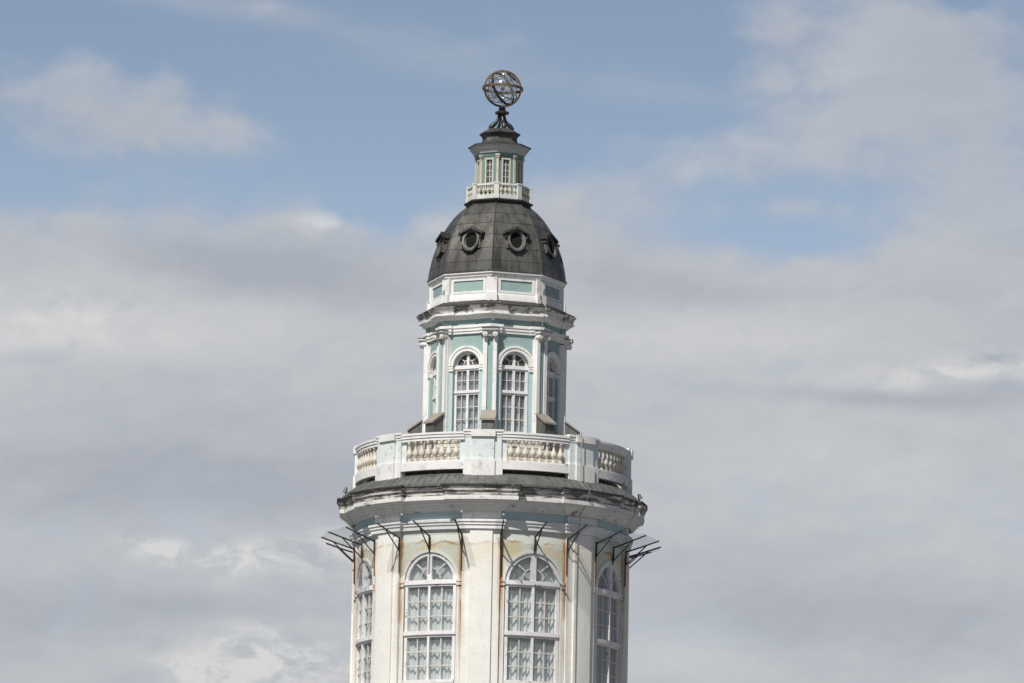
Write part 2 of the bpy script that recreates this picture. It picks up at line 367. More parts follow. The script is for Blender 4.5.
def octa_breaks(R, w, b):
    """octagon of circumradius R whose corners step forward by b over w units either side"""
    A = R*math.cos(R_(22.5)); s = A*math.tan(R_(22.5)); pts = []
    s2 = (A + b)*math.tan(R_(22.5))
    for k in range(8):
        f = R_(VTX + 22.5 + 45*k); nn = Vector((math.sin(f), -math.cos(f))); t = Vector((math.cos(f), math.sin(f)))
        pts += [tuple(nn*(A+b) - t*s2), tuple(nn*(A+b) - t*(s-w)), tuple(nn*A - t*(s-w)), tuple(nn*A + t*(s-w)), tuple(nn*(A+b) + t*(s-w))]
    return pts
def sweep(bm, base, profile, close_top=False, close_bot=False):
    """profile: (offset outward in units, image row) from top to bottom"""
    rings = []
    for off, r in profile:
        z = lev(r); rings.append([bm.verts.new((p.x*U, p.y*U, z)) for p in offset_poly(base, off)])
    n = len(base)
    for a, b in zip(rings, rings[1:]):
        for i in range(n): quad(bm, a[i], b[i], b[(i+1) % n], a[(i+1) % n])
    if close_top: bm.faces.new(rings[0])
    if close_bot: bm.faces.new(rings[-1][::-1])
def tube(bm, pts, rad, n=8):
    rings = []; m_ = len(pts)
    prev = None
    for i, p in enumerate(pts):
        t = (pts[min(i+1, m_-1)] - pts[max(i-1, 0)]).normalized()
        a = prev if prev is not None else (Vector((0, 0, 1)) if abs(t.z) < .9 else Vector((1, 0, 0)))
        u = (a - t*a.dot(t)).normalized(); v = t.cross(u); prev = u
        r = rad[i] if isinstance(rad, (list, tuple)) else rad
        rings.append([bm.verts.new(p + (u*math.cos(2*math.pi*j/n) + v*math.sin(2*math.pi*j/n))*r) for j in range(n)])
    for a, b in zip(rings, rings[1:]):
        for j in range(n): quad(bm, a[j], b[j], b[(j+1) % n], a[(j+1) % n])
    bm.faces.new(rings[0][::-1]); bm.faces.new(rings[-1])
def lathe(bm, c, prof, n=12):
    """prof: (radius m, z m above c)"""
    rings = [[bm.verts.new(c + Vector((r*math.cos(2*math.pi*j/n), r*math.sin(2*math.pi*j/n), z))) for j in range(n)] for r, z in prof]
    for a, b in zip(rings, rings[1:]):
        for j in range(n): quad(bm, a[j], b[j], b[(j+1) % n], a[(j+1) % n])
    bm.faces.new(rings[0][::-1]); bm.faces.new(rings[-1])
def ball(bm, c, r, sz=(1, 1, 1), seg=12):
    bmesh.ops.create_uvsphere(bm, u_segments=seg, v_segments=max(6, seg//2), radius=r, matrix=Matrix.Translation(c) @ Matrix.Diagonal((*sz, 1)))
def ring(bm, c, R, wd, th, mtx, n=64):
    """flat hoop of radius R, width wd along its axis, thickness th"""
    rings = []
    for i in range(n):
        a = 2*math.pi*i/n; e = Vector((math.cos(a), math.sin(a), 0)); k = Vector((0, 0, 1))
        rings.append([bm.verts.new(c + mtx @ (e*rr + k*h)) for rr, h in ((R - th, -wd), (R + th, -wd), (R + th, wd), (R - th, wd))])
    for i in range(n):
        a, b = rings[i], rings[(i+1) % n]
        for j in range(4): quad(bm, a[j], b[j], b[(j+1) % 4], a[(j+1) % 4])
def obj(name, bm, m, parent=None, sharp=35):
    bmesh.ops.remove_doubles(bm, verts=bm.verts, dist=1e-5)
    bmesh.ops.recalc_face_normals(bm, faces=bm.faces)
    me = bpy.data.meshes.new(name); bm.to_mesh(me); bm.free()
    me.shade_smooth(); me.set_sharp_from_angle(angle=R_(sharp))
    me.materials.append(M[m] if isinstance(m, str) else m)
    o = bpy.data.objects.new(name, me); sc.collection.objects.link(o)
    if parent: o.parent = parent
    return o
def thing(name, label, cat, loc=(0, 0, 0), group=None):
    o = bpy.data.objects.new(name, None); sc.collection.objects.link(o); o.location = loc; o.empty_display_size = .3
    o['label'] = label; o['category'] = cat
    if group: o['group'] = group
    return o
def tree_copy(o, parent):
    c = o.copy(); sc.collection.objects.link(c); c.parent = parent
    for k in list(o.children): tree_copy(k, c)
    return c
def around(proto, parent, first, count=8, skip=()):
    """set the prototype part at bearing `first`, then copies every 45 degrees"""
    proto.rotation_euler.z = R_(first)
    for k in range(1, count):
        c = tree_copy(proto, parent); c.rotation_euler.z = R_(first + 45*k)
NEW = bmesh.new

# ------------------------------------------------------------------ ground
m, b = mat('grey_paving'); M['paving'] = m
p = posn(); setc(b, mixc(noise(p, .6, 6), (.13, .128, .124), (.18, .176, .17))); b.inputs['Roughness'].default_value = .9
bm = NEW(); s = 3000
bm.faces.new([bm.verts.new(v) for v in ((-s, -s, 0), (s, -s, 0), (s, s, 0), (-s, s, 0))])
g = obj('ground', bm, 'paving'); g['kind'] = 'structure'

# ------------------------------------------------------------------ the tower
T = thing('museum_tower', 'white and sea-green baroque tower with tall round-headed windows, balustrade and dark dome', 'tower')

# --- round drum
DR = 132.4
mp = Curved(DR); hwb = R_(22.5)*DR; zs = lev(597.2)
bm = NEW(); wall_bay(bm, mp, hwb, 546, 790, 28.8, zs, 696, 9)
drum = bm
tmp = bpy.data.meshes.new('bay'); drum.to_mesh(tmp); drum.free()
bm = NEW()
for k in range(8):
    b2 = NEW(); b2.from_mesh(tmp); b2.transform(Matrix.Rotation(R_(FACE + 45*k), 4, 'Z'))
    t2 = bpy.data.meshes.new('t'); b2.to_mesh(t2); b2.free(); bm.from_mesh(t2); bpy.data.meshes.remove(t2)
sweep(bm, circ(146, 96), [(-12, 790), (0, 790), (0, 794), (4, 800), (4, 806), (0, 806), (0, 1230)])
obj('drum_wall', bm, 'drum', T)
bpy.data.meshes.remove(tmp)
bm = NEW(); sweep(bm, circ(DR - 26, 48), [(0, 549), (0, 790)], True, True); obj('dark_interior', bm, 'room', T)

# drum windows
def drum_window():
    mp = Curved(DR + 1.9)
    bm = NEW(); d0, d1 = -6.5, -2.5
    box(bm, mp, -28.4, -25.2, d0, d1, 597.2, 695.8); box(bm, mp, 25.2, 28.4, d0, d1, 597.2, 695.8)       # jambs
    arch_band(bm, mp, zs, 25.0, 25.0, 28.4, 28.4, d0, d1, n=28)
    box(bm, mp, -28.7, 28.7, d0, d1 + 1.2, 595.8, 600)                                                 # transom
    box(bm, mp, -28.8, 28.8, d0, d1 + 1.4, 645.6, 649.4)                                                 # meeting rail
    box(bm, mp, -25.2, 25.2, d0, d1, 600, 602)
    box(bm, mp, -25.2, 25.2, d0, d1, 649.4, 651.6)
    box(bm, mp, -27.8, 27.8, d0, d1 + 2.4, 693.5, 697)                                                   # sill
    box(bm, mp, -2.6, 2.6, d0, d1 + .6, 572.2, 596.2)                                                    # fanlight post
    box(bm, mp, -1.25, 1.25, d0, d1 + .2, 601.8, 645.8); box(bm, mp, -1.25, 1.25, d0, d1 + .2, 651.4, 693.7)
    W = obj('window', bm, 'frame', T)
    bm = NEW(); e0, e1 = -5.6, -3.9
    for x in (-13.2, 13.2):
        box(bm, mp, x - .65, x + .65, e0, e1, 601.8, 645.8); box(bm, mp, x - .65, x + .65, e0, e1, 651.4, 693.7)
    for r in (616.6, 631.2, 665.6, 679.6):
        box(bm, mp, -25.3, 25.3, e0 + .2, e1 - .2, r - .65, r + .65)
    arch_band(bm, mp, zs + .10, 10.2, 10.2, 11.5, 11.5, e0, e1, n=18)
    for a in (45, 135):
        c, s_ = math.cos(R_(a)), math.sin(R_(a))
        bar2(bm, mp, 11.2*c, zs + .10 + 11.2*U*s_, 25.2*c, zs + 25.2*U*s_ + .03, .75, e0, e1)
    obj('glazing_bar', bm, 'muntin', W)
    bm = NEW()
    n = 12; lo = [bm.verts.new(mp(-25.6 + 51.2*i/n, -4.9, lev(694))) for i in range(n+1)]; hi = [bm.verts.new(mp(-25.6 + 51.2*i/n, -4.9, lev(597.4))) for i in range(n+1)]
    for i in range(n): quad(bm, lo[i], lo[i+1], hi[i+1], hi[i])
    n = 24; pts = [mp(25.6*math.cos(R_(180*i/n)), -4.9, zs + 25.6*U*math.sin(R_(180*i/n))) for i in range(n+1)]
    bm.faces.new([bm.verts.new(q) for q in pts])
    obj('pane', bm, 'glass', W)
    bm = NEW(); nx_ = 132                                                                                # gathered net curtain
    def cv(i, z): return mp(-27 + 54*i/nx_, -8.2 + 1.0*math.sin(i*.50 + .9*math.sin(i*.11)) + .5*math.sin(i*.19 + 1), z)
    for za, zb in ((zs + .1, lev(697)),):
        top = [bm.verts.new(cv(i, za)) for i in range(nx_+1)]; bot = [bm.verts.new(cv(i, zb)) for i in range(nx_+1)]
        for i in range(nx_): quad(bm, bot[i], bot[i+1], top[i+1], top[i])
    n = 20
    hd = [bm.verts.new(mp(26*math.cos(R_(180*i/n)), -7.9, zs + .1 + 26*U*math.sin(R_(180*i/n)))) for i in range(n+1)]
    bm.faces.new(hd)
    obj('curtain', bm, 'curtain', W)
    return W
around(drum_window(), T, FACE)

bm = NEW()                                                                                               # hood mould, imposts
arch_band(bm, mp, zs, 28.4, 28.4, 30.8, 30.8, -3, .9, n=28)
S = obj('window_hood', bm, 'bed', T)
bm = NEW()
for s_ in (-1, 1):
    xa, xb = sorted((s_*28.8, s_*34.0))
    box(bm, mp, xa, xb, -.5, 2.2, 595.6, 598.0); box(bm, mp, xa, xb, -.5, 1.5, 598.0, 599.8); box(bm, mp, xa, xb, -.5, 2.0, 599.8, 601.6)
    box(bm, mp, s_*31 - 2.2, s_*31 + 2.2, -.5, .8, 603, 789)
obj('impost', bm, 'impost', S)
around(S, T, FACE)

# drum pilasters
bm = NEW()
box(bm, mp, -18, 18, -3, 3.0, 546.2, 789); box(bm, mp, -10.6, 10.6, 2.6, 4.9, 547.2, 789)
P = obj('pilaster', bm, 'pilaster', T); around(P, T, VTX)

# drum entablature
HB = 8.0
bm = NEW(); B0 = circ_breaks(DR, HB, 3.8)
sweep(bm, B0, [(1.5, 537.6), (4.6, 538.2), (4.6, 540.2), (3.6, 540.5), (3.6, 543), (2.6, 543.3), (2.6, 547), (-2, 547)]); obj('architrave', bm, 'white_clean', T)
bm = NEW(); sweep(bm, circ(DR + 2, 120), [(0, 527), (0, 538.5)]); obj('frieze', bm, 'pale_blue', T)
bm = NEW(); box(bm, mp, -18.4, 18.4, 0, 4.2, 526.5, 538.5); around(obj('frieze_block', bm, 'white', T), T, VTX)
bm = NEW(); sweep(bm, B0, [(12.6, 520.3), (12.6, 521.3), (10.6, 521.7), (10.3, 523.6), (8.4, 524.1), (7.8, 526.0), (6.2, 526.5), (6.0, 527.8), (4.4, 528.2), (4.2, 529.6), (2, 529.7)]); obj('bed_moulding', bm, 'bed', T)
bm = NEW(); sweep(bm, B0, [(17.6, 507.6), (16.6, 508.6), (16.2, 511.6), (14.9, 512.0), (14.5, 516.2)]); obj('cornice_fascia', bm, 'cornice', T)
bm = NEW(); sweep(bm, B0, [(14.4, 516.2), (15.3, 516.4), (15.3, 520.0), (12.4, 520.5)]); obj('drip_moulding', bm, 'bed', T)
bm = NEW(); sweep(bm, B0, [(17.4, 505.2), (18.4, 505.3), (18.4, 507.0), (17.0, 507.6)]); obj('eave_flashing', bm, 'eave', T)
bm = NEW(); sweep(bm, circ(100, 96), [(-36, 489), (10, 490), (33, 492.4), (39, 495.2), (46, 500.4), (51.2, 505.2), (51.2, 507)])
RF = obj('terrace_roof', bm, 'roof_lead', T)
bm = NEW()                                                                                               # standing seams
for i in range(120):
    a = i*3.0
    tube(bm, [pol(134, a, lev(492.6)), pol(139, a, lev(495.0)), pol(146, a, lev(500.2)), pol(151.2, a, lev(505.0))], .013, 5)
obj('seam', bm, 'roof_lead', RF)
bm = NEW(); sweep(bm, circ(126, 96), [(-3, 486.5), (0, 486.5), (0, 493), (-3, 493)]); obj('dark_gap_ring', bm, 'eave', RF)  # black ring added to make the gap under the balustrade plinth dark

# terrace balustrade
mb = Curved(134.0)
bm = NEW()
box(bm, mb, -17.6, 17.6, -3.5, 1.9, 457.2, 479.4)
box(bm, mb, -10.6, 10.6, 1.7, 3.6, 457.0, 479.6)
box(bm, mb, -23.0, -17.5, -2.6, -.4, 457.5, 482); box(bm, mb, 17.5, 23.0, -2.6, -.4, 457.5, 482)
PD = obj('balustrade_pedestal', bm, 'pedestal', T)
bm = NEW()
box(bm, mb, -19.3, 19.3, -4.5, 3.8, 450.2, 452.2); box(bm, mb, -18.5, 18.5, -4, 3.0, 452.2, 455.0); box(bm, mb, -17.8, 17.8, -3.6, 2.3, 455.0, 457.4)
box(bm, mb, -11.5, 11.5, 2.0, 5.4, 450.5, 457.2); obj('pedestal_cap', bm, 'white', PD)
bm = NEW(); box(bm, mb, -18.8, 18.8, -4, 3.2, 479.2, 496.2); box(bm, mb, -11.4, 11.4, 3.0, 5.0, 479.5, 496.2); obj('pedestal_base', bm, 'white', PD)
around(PD, T, VTX)
bm = NEW(); hb = R_(22.5)*134 - 18.2
box(bm, mb, -hb, hb, -4.2, 3.2, 452.2, 454.2); box(bm, mb, -hb, hb, -3.6, 2.5, 454.2, 457.0); box(bm, mb, -hb, hb, -3.0, 1.7, 457.0, 459.8)
BY = obj('balustrade_rail', bm, 'white_clean', T)
bm = NEW(); box(bm, mb, -hb, hb, -3.8, 2.8, 480.8, 488.6); box(bm, mb, -hb, hb, -3.4, 2.2, 479.6, 481.0)
obj('rail_plinth', bm, 'white', BY)
prof = [(2.7, 0), (2.7, 1.8), (1.7, 2.2), (1.3, 3.6), (2.0, 5.0), (3.1, 7.0), (3.2, 8.6), (2.4, 11.0), (1.3, 14.0), (.95, 16.6), (1.2, 17.6), (1.8, 18.0), (1.6, 18.8), (2.3, 19.2), (2.3, 21.2)]
zb_ = lev(479.8); hs = (lev(459.6) - zb_)/21.2
bal = None; nb = 8
for i in range(nb):
    x = -hb + 5 + (i + .5)*2*(hb - 5)/nb
    if bal is None:
        bm = NEW(); lathe(bm, Vector((0, 0, 0)), [(r*U, h*hs) for r, h in prof], 12); bal = obj('baluster', bm, 'baluster', BY, sharp=50); o = bal
    else:
        o = bal.copy(); sc.collection.objects.link(o)
    o.location = mb(x, -.6, zb_)
around(BY, T, FACE)

# --- belvedere (octagonal upper stage)
BR = 67.5; BA = BR*math.cos(R_(22.5)); BS = BA*math.tan(R_(22.5))
mf = Flat(BA); zs2 = lev(375.4)
bm = NEW(); wall_bay(bm, mf, BS, 343, 492, 14.6, zs2, 447, 7)
tmp = bpy.data.meshes.new('bay'); bm.to_mesh(tmp); bm.free(); bm = NEW()
for k in range(8):
    b2 = NEW(); b2.from_mesh(tmp); b2.transform(Matrix.Rotation(R_(FACE + 45*k), 4, 'Z'))
    t2 = bpy.data.meshes.new('t'); b2.to_mesh(t2); b2.free(); bm.from_mesh(t2); bpy.data.meshes.remove(t2)
bpy.data.meshes.remove(tmp)
obj('belvedere_wall', bm, 'teal', T)
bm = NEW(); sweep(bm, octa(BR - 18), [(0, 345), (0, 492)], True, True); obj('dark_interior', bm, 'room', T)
bm = NEW()                                                                                               # plinth courses behind the balusters
for i in range(8):                                # stepped board skirt round the foot of the belvedere
    o = 12 + i*4.6; q = 449.5 + i*5
    sweep(bm, octa(BR), [(o - 5, q), (o, q + .3), (o + .2, q + 3.6), (o - .9, q + 3.9), (o - .9, q + 5.2)])
obj('belvedere_plinth', bm, 'slats', T)

def bel_window():
    bm = NEW(); d0, d1 = -5.6, -3.0
    box(bm, mf, -14.5, -12.0, d0, d1, 376.2, 447); box(bm, mf, 12.0, 14.5, d0, d1, 376.2, 447)
    arch_band(bm, mf, zs2, 12.2, 12.2, 14.5, 14.5, d0, d1, n=24)
    box(bm, mf, -14.7, 14.7, d0, d1 + 1.0, 374.8, 378.4); box(bm, mf, -12.2, 12.2, d0, d1, 378.4, 380)
    box(bm, mf, -14.7, 14.7, d0, d1 + 1.0, 399.6, 402.2); box(bm, mf, -12.2, 12.2, d0, d1, 402.2, 404)
    box(bm, mf, -1.3, 1.3, d0, d1 + .4, 363.2, 374.9)
    box(bm, mf, -1.3, 1.3, d0, d1 + .3, 379.8, 399.8); box(bm, mf, -1.3, 1.3, d0, d1 + .3, 403.8, 447)
    W = obj('window', bm, 'frame', T)
    bm = NEW(); e0, e1 = -5.2, -3.6
    for x in (-6.8, 6.8):
        box(bm, mf, x - .42, x + .42, e0, e1, 379.8, 399.8); box(bm, mf, x - .42, x + .42, e0, e1, 403.8, 447)
    for r in (389.6, 416.0, 428.0, 440):
        box(bm, mf, -12.1, 12.1, e0 + .2, e1 - .2, r - .4, r + .4)
    arch_band(bm, mf, zs2 + .05, 4.4, 4.4, 5.3, 5.3, e0, e1, n=14)
    for a in (42, 138):
        c, s_ = math.cos(R_(a)), math.sin(R_(a))
        bar2(bm, mf, 5*c, zs2 + .05 + 5*U*s_, 12.2*c, zs2 + 12.2*U*s_, .5, e0, e1)
    obj('glazing_bar', bm, 'muntin', W)
    bm = NEW(); bm.faces.new([bm.verts.new(mf(x, -4.6, lev(q))) for x, q in ((-12.6, 447), (12.6, 447), (12.6, 376.3), (-12.6, 376.3))])
    bm.faces.new([bm.verts.new(mf(12.6*math.cos(R_(7.5*i)), -4.6, zs2 + 12.6*U*math.sin(R_(7.5*i)))) for i in range(25)])
    obj('pane', bm, 'glass', W)
    bm = NEW()
    for xa, xb in ((-13.4, 13.4),):                                                # drapes drawn aside
        n = 40; rows = []
        for z in (lev(379), lev(447)):
            rows.append([bm.verts.new(mf(xa + (xb-xa)*i/n, -6.6 + .4*math.sin(i*1.3), z)) for i in range(n+1)])
        for i in range(n): quad(bm, rows[1][i], rows[1][i+1], rows[0][i+1], rows[0][i])
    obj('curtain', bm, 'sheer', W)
    return W
around(bel_window(), T, FACE)
bm = NEW()
arch_band(bm, mf, zs2, 14.4, 14.4, 19.8, 19.8, -2, 1.6, n=28); arch_band(bm, mf, zs2, 17.6, 17.6, 19.8, 19.8, 1.5, 2.3, n=28)
for s_ in (-1, 1):
    xa, xb = sorted((s_*14.5, s_*20.2)); box(bm, mf, xa, xb, -2, 2.2, 376.2, 378.0); box(bm, mf, xa, xb, -2, 1.6, 378.0, 379.4); box(bm, mf, xa, xb, -2, 2.3, 379.4, 380.6)
S = obj('window_archivolt', bm, 'white_clean', T)
bm = NEW()
for s_ in (-1, 1):
    xa, xb = sorted((s_*14.7, s_*19.4)); box(bm, mf, xa, xb, -.5, 1.0, 380.6, 491)
obj('jamb_strip', bm, 'pale_blue', S)
around(S, T, FACE)

class Corner:                                    # frame on an octagon corner, d measured from circumradius R
    def __init__(s, R): s.R = R
    def __call__(s, x, d, z): return Vector((x*U, -(s.R + d)*U, z))
    def nx(s, a, b): return 1
mc = Corner(BR)
bm = NEW()
box(bm, mc, -7.2, 7.2, -6, 1.2, 346, 491)
box(bm, mc, -6.6, -2.9, 1.0, 3.6, 349, 491); box(bm, mc, 2.9, 6.6, 1.0, 3.6, 349, 491)
P = obj('belvedere_pilaster', bm, 'white_clean', T)
bm = NEW(); box(bm, mc, -2.88, 2.88, 1.0, 2.0, 350, 491); obj('pilaster_flute', bm, 'teal', P)
bm = NEW()                                                                                               # ionic capital
box(bm, mc, -8.2, 8.2, -5, 9.5, 340.9, 342.7); box(bm, mc, -7.0, 7.0, -4, 7.0, 342.7, 344.9)
for s_ in (-1, 1):
    c0 = mc(s_*5.0, 0, lev(346.4))
    tube(bm, [c0 + Vector((0, -1.0*U, 0)), c0 + Vector((0, -8.2*U, 0))], 2.5*U, 14)
    tube(bm, [c0 + Vector((0, -8.2*U, 0)), c0 + Vector((0, -8.8*U, 0))], 1.1*U, 10)
box(bm, mc, -4.4, 4.4, 1.0, 6.0, 344.9, 348)
obj('capital', bm, 'bed', P)
bm = NEW(); box(bm, mc, -8.6, 8.6, -5, 10.2, 340.2, 340.9); obj('capital_flashing', bm, 'roof_lead', P)
around(P, T, VTX)

# corner buttresses with a sloped board cap
bm = NEW()
def prism(bm, mp, x0, x1, pts):                  # pts: (d, row) polygon
    a = [bm.verts.new(mp(x0, d, lev(r))) for d, r in pts]; b_ = [bm.verts.new(mp(x1, d, lev(r))) for d, r in pts]
    bm.faces.new(a); bm.faces.new(b_[::-1])
    for i in range(len(pts)): quad(bm, a[i], b_[i], b_[(i+1) % len(pts)], a[(i+1) % len(pts)])
prism(bm, mc, -6.2, 6.2, [(0, 423), (4.2, 423.5), (16.5, 432.5), (16.5, 493), (0, 493)])
BT = obj('corner_buttress', bm, 'roof_lead', T)
bm = NEW(); prism(bm, mc, -7.6, 7.6, [(3.6, 421.2), (18.4, 431.6), (18.4, 433.4), (3.6, 423.0)]); obj('buttress_cap', bm, 'board', BT)
around(BT, T, VTX)

# belvedere entablature, attic
OB = octa_breaks(BR, 8.0, 2.3)
bm = NEW(); sweep(bm, OB, [(1, 335.6), (3.4, 336), (3.4, 338.6), (2.6, 338.9), (2.6, 341.6), (1.8, 341.9), (1.8, 344.2), (-2, 344.3)]); obj('belvedere_architrave', bm, 'white_clean', T)
bm = NEW(); sweep(bm, octa_breaks(BR, 7.4, 1.3), [(1.2, 328.5), (1.2, 336)]); obj('belvedere_frieze', bm, 'teal', T)
bm = NEW(); sweep(bm, OB, [(10.0, 317.9), (8.8, 319.8), (7.4, 321.4), (7.0, 324.4)])
CN = obj('belvedere_cornice', bm, 'bel_cornice', T)
bm = NEW(); sweep(bm, OB, [(7.0, 324.4), (7.8, 324.6), (7.8, 326.4), (4.6, 327), (3.6, 328.6), (2.2, 330.2), (1.0, 330.4)]); obj('cornice_bed', bm, 'white_clean', CN)
bm = NEW(); sweep(bm, octa(BR), [(1.5, 311.6), (2.4, 312.6), (10.6, 316.4), (10.8, 316.6), (10.8, 317.9), (9.8, 318.2)]); obj('cornice_flashing', bm, 'eave', CN)
bm = NEW(); sweep(bm, octa(66.2), [(0, 287), (0, 306)]); sweep(bm, octa(66.2), [(0, 304.3), (1.6, 304.6), (2.2, 306.6), (2.2, 312.6), (0, 312.6)])
sweep(bm, octa(66.2), [(3.6, 283.2), (3.6, 284.8), (2.4, 285.6), (2.0, 287.6), (.8, 288.6), (0, 289.4)])
AT = obj('attic_wall', bm, 'white_clean', T)
ma = Flat(66.2*math.cos(R_(22.5))); sa = 66.2*math.sin(R_(22.5))
bm = NEW(); box(bm, Corner(66.2), -5.2, 5.2, -5, .9, 289, 304.6); box(bm, Corner(66.2), -5.6, 5.6, -5, 3.0, 304.2, 312.5); around(obj('attic_pier', bm, 'white', T), T, VTX)
bm = NEW()
for (xa, xb, ra, rb) in ((-19.0, 19.0, 289.6, 291.4), (-19.0, 19.0, 302.0, 304.0), (-19.0, -16.4, 291.4, 302), (16.4, 19.0, 291.4, 302)): box(bm, ma, xa, xb, -1, 1.2, ra, rb)
PN = obj('attic_panel', bm, 'white_clean', T)
bm = NEW(); box(bm, ma, -16.4, 16.4, -1, .25, 291.4, 302.0); obj('panel_field', bm, 'teal', PN)
around(PN, T, FACE)

# --- dome
dprof = [(206.5, 30.2), (209, 32.3), (213, 37.6), (218, 42.8), (224, 47.6), (230, 51.7), (236.5, 54.9), (243, 58.3), (250, 61.3), (257, 63.8), (264, 65.7), (272, 67.4), (281.5, 68.8)]
def drad(r):
    for (r0, a0), (r1, a1) in zip(dprof, dprof[1:]):
        if r <= r1: return a0 + (a1 - a0)*(r - r0)/(r1 - r0)
    return dprof[-1][1]
seams = [221, 232, 245, 259, 272]
prof = []
rr = 206.5
marks = sorted([r for r, _ in dprof] + seams)
for r in marks:
    prof.append((drad(r) - 60, r))
    if r in seams: prof += [(drad(r) - 60 + .08, r - .35), (drad(r) - 60 + .08, r + .05), (drad(r) - 60 - .1, r + .1)]
prof.sort(key=lambda t: t[1])
bm = NEW(); sweep(bm, octa(60), [(o*math.cos(R_(22.5)), r) for o, r in prof], True)
DM = obj('dome', bm, 'dome', T, sharp=12)
bm = NEW()
for k in range(8): tube(bm, [pol(drad(r) + .1, VTX + 45*k, lev(r)) for r in [206.6 + i*2.5 for i in range(31)]], .022, 6)
obj('ridge_seam', bm, 'dark_lead', DM)
bm = NEW(); sweep(bm, octa(66.2), [(2.2, 281.0), (4.1, 282.4), (4.1, 283.3), (3.4, 283.4)]); obj('dome_eave', bm, 'eave', DM)
# dormers
zc = lev(250.5)
class Leaning(Flat):                              # front plane leaning back with the slope of the dome
    def __call__(s, x, d, z): return Vector((x*U, -(s.A - (z - zc)/U*.24 + d)*U, z))
md = Leaning(57.9)
bm = NEW()
arch_band(bm, md, zc, 6.2, 8.2, 8.0, 10.2, -16, 0.6, 0, 360, 36); arch_band(bm, md, zc, 7.0, 9.0, 9.3, 11.5, .5, 2.6, 0, 360, 36)
for s_ in (-1, 1):
    xa, xb = sorted((s_*7.0, s_*10.4)); box(bm, md, xa, xb, -12, .8, 244.2, 256)
    tube(bm, [md(s_*10.2, -6, lev(247.6)), md(s_*10.2, 1.6, lev(247.6))], 1.8*U, 12)
    tube(bm, [md(s_*9.8, -3, lev(258.0)), md(s_*9.8, 1.2, lev(258.0))], 1.4*U, 12)
DO = obj('dormer', bm, 'dormer', T)
bm = NEW()
for s_ in (-1, 1):
    P4 = [(0, 236.4), (s_*13.2, 242.8), (s_*13.4, 245.2), (0, 239.4)]
    f = [bm.verts.new(md(x, 5.2, lev(r))) for x, r in P4]; k_ = [bm.verts.new(md(x, -18, lev(r))) for x, r in P4]
    bm.faces.new(f); bm.faces.new(k_[::-1])
    for i in range(4): quad(bm, f[i], k_[i], k_[(i+1) % 4], f[(i+1) % 4])
for s_ in (-1, 1):
    for q in range(2): ball(bm, md(s_*(11.4 - .5*q), 2.6, lev(245.4 + q*2.6)), (1.6 - .4*q)*U, seg=8)
obj('dormer_hood', bm, 'black', DO)
bm = NEW()
for i in range(13):
    a = R_(208 + 124*i/12); rr_ = 1.1 + .5*((i*7) % 3)/2
    ball(bm, md(9.4*math.cos(a), 2.2, zc + 11.8*U*math.sin(a)), rr_*U, seg=8)
tube(bm, [md(9.4*math.cos(R_(208 + 124*i/16)), 2.2, zc + 11.8*U*math.sin(R_(208 + 124*i/16))) for i in range(17)], .7*U, 6)
obj('garland', bm, 'black', DO)
bm = NEW(); bm.faces.new([bm.verts.new(md(6.8*math.cos(R_(10*i)), -.1, zc + 8.8*U*math.sin(R_(10*i)))) for i in range(36)]); obj('dark_opening_disc', bm, 'void', DO)  # near-black disc painting the darkness inside the dormer opening
around(DO, T, FACE)

# --- lantern
bm = NEW(); sweep(bm, octa(30), [(-6, 203.2), (4.2, 204.4), (4.6, 204.7), (4.6, 205.8), (3.0, 206.8), (1.6, 208.6), (0, 209.0)]); obj('lantern_gallery', bm, 'eave', T)
LR = 23.4; LA = LR*math.cos(R_(22.5)); ml = Flat(LA); LS = LA*math.tan(R_(22.5))
bm = NEW()
for k in range(8):
    b2 = NEW()
    box(b2, ml, -LS, -3.6, -3, 0, 156.5, 204); box(b2, ml, 3.6, LS, -3, 0, 156.5, 204); box(b2, ml, -3.6, 3.6, -3, 0, 156.5, 163.2); box(b2, ml, -3.6, 3.6, -3, 0, 193, 204)
    b2.transform(Matrix.Rotation(R_(FACE + 45*k), 4, 'Z')); t2 = bpy.data.meshes.new('t'); b2.to_mesh(t2); b2.free(); bm.from_mesh(t2); bpy.data.meshes.remove(t2)
obj('lantern_wall', bm, 'lantern_teal', T)
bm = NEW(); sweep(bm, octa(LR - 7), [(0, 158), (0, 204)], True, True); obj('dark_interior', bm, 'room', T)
bm = NEW()
box(bm, ml, -4.8, -3.2, -1.5, .7, 163.0, 193.6); box(bm, ml, 3.2, 4.8, -1.5, .7, 163.0, 193.6); box(bm, ml, -4.8, 4.8, -1.5, .75, 162.4, 163.9); box(bm, ml, -4.8, 4.8, -1.5, .75, 192.4, 194.4)
W = obj('lantern_window', bm, 'cream', T)
bm = NEW()
box(bm, ml, -.32, .32, -1.6, -.6, 163.4, 192.4)
for i in range(4): box(bm, ml, -3.3, 3.3, -1.5, -.7, 169 + i*6 - .25, 169 + i*6 + .25)
obj('glazing_bar', bm, 'muntin', W)
bm = NEW(); bm.faces.new([bm.verts.new(ml(x, -1.2, lev(q))) for x, q in ((-3.4, 192.5), (3.4, 192.5), (3.4, 163.3), (-3.4, 163.3))]); obj('pane', bm, 'glass', W)
around(W, T, FACE)
mlc = Corner(LR)
bm = NEW(); box(bm, mlc, -1.2, 1.2, -3, .8, 160.5, 204)
P = obj('lantern_pilaster', bm, 'cream', T)
bm = NEW(); box(bm, mlc, -2.3, 2.3, -3, 2.0, 158.8, 160.6); box(bm, mlc, -2.0, 2.0, -3, 1.4, 160.6, 162.0); ball(bm, mlc(0, 1.2, lev(199)), 1.6*U, seg=8); obj('capital', bm, 'cream', P)
around(P, T, VTX)
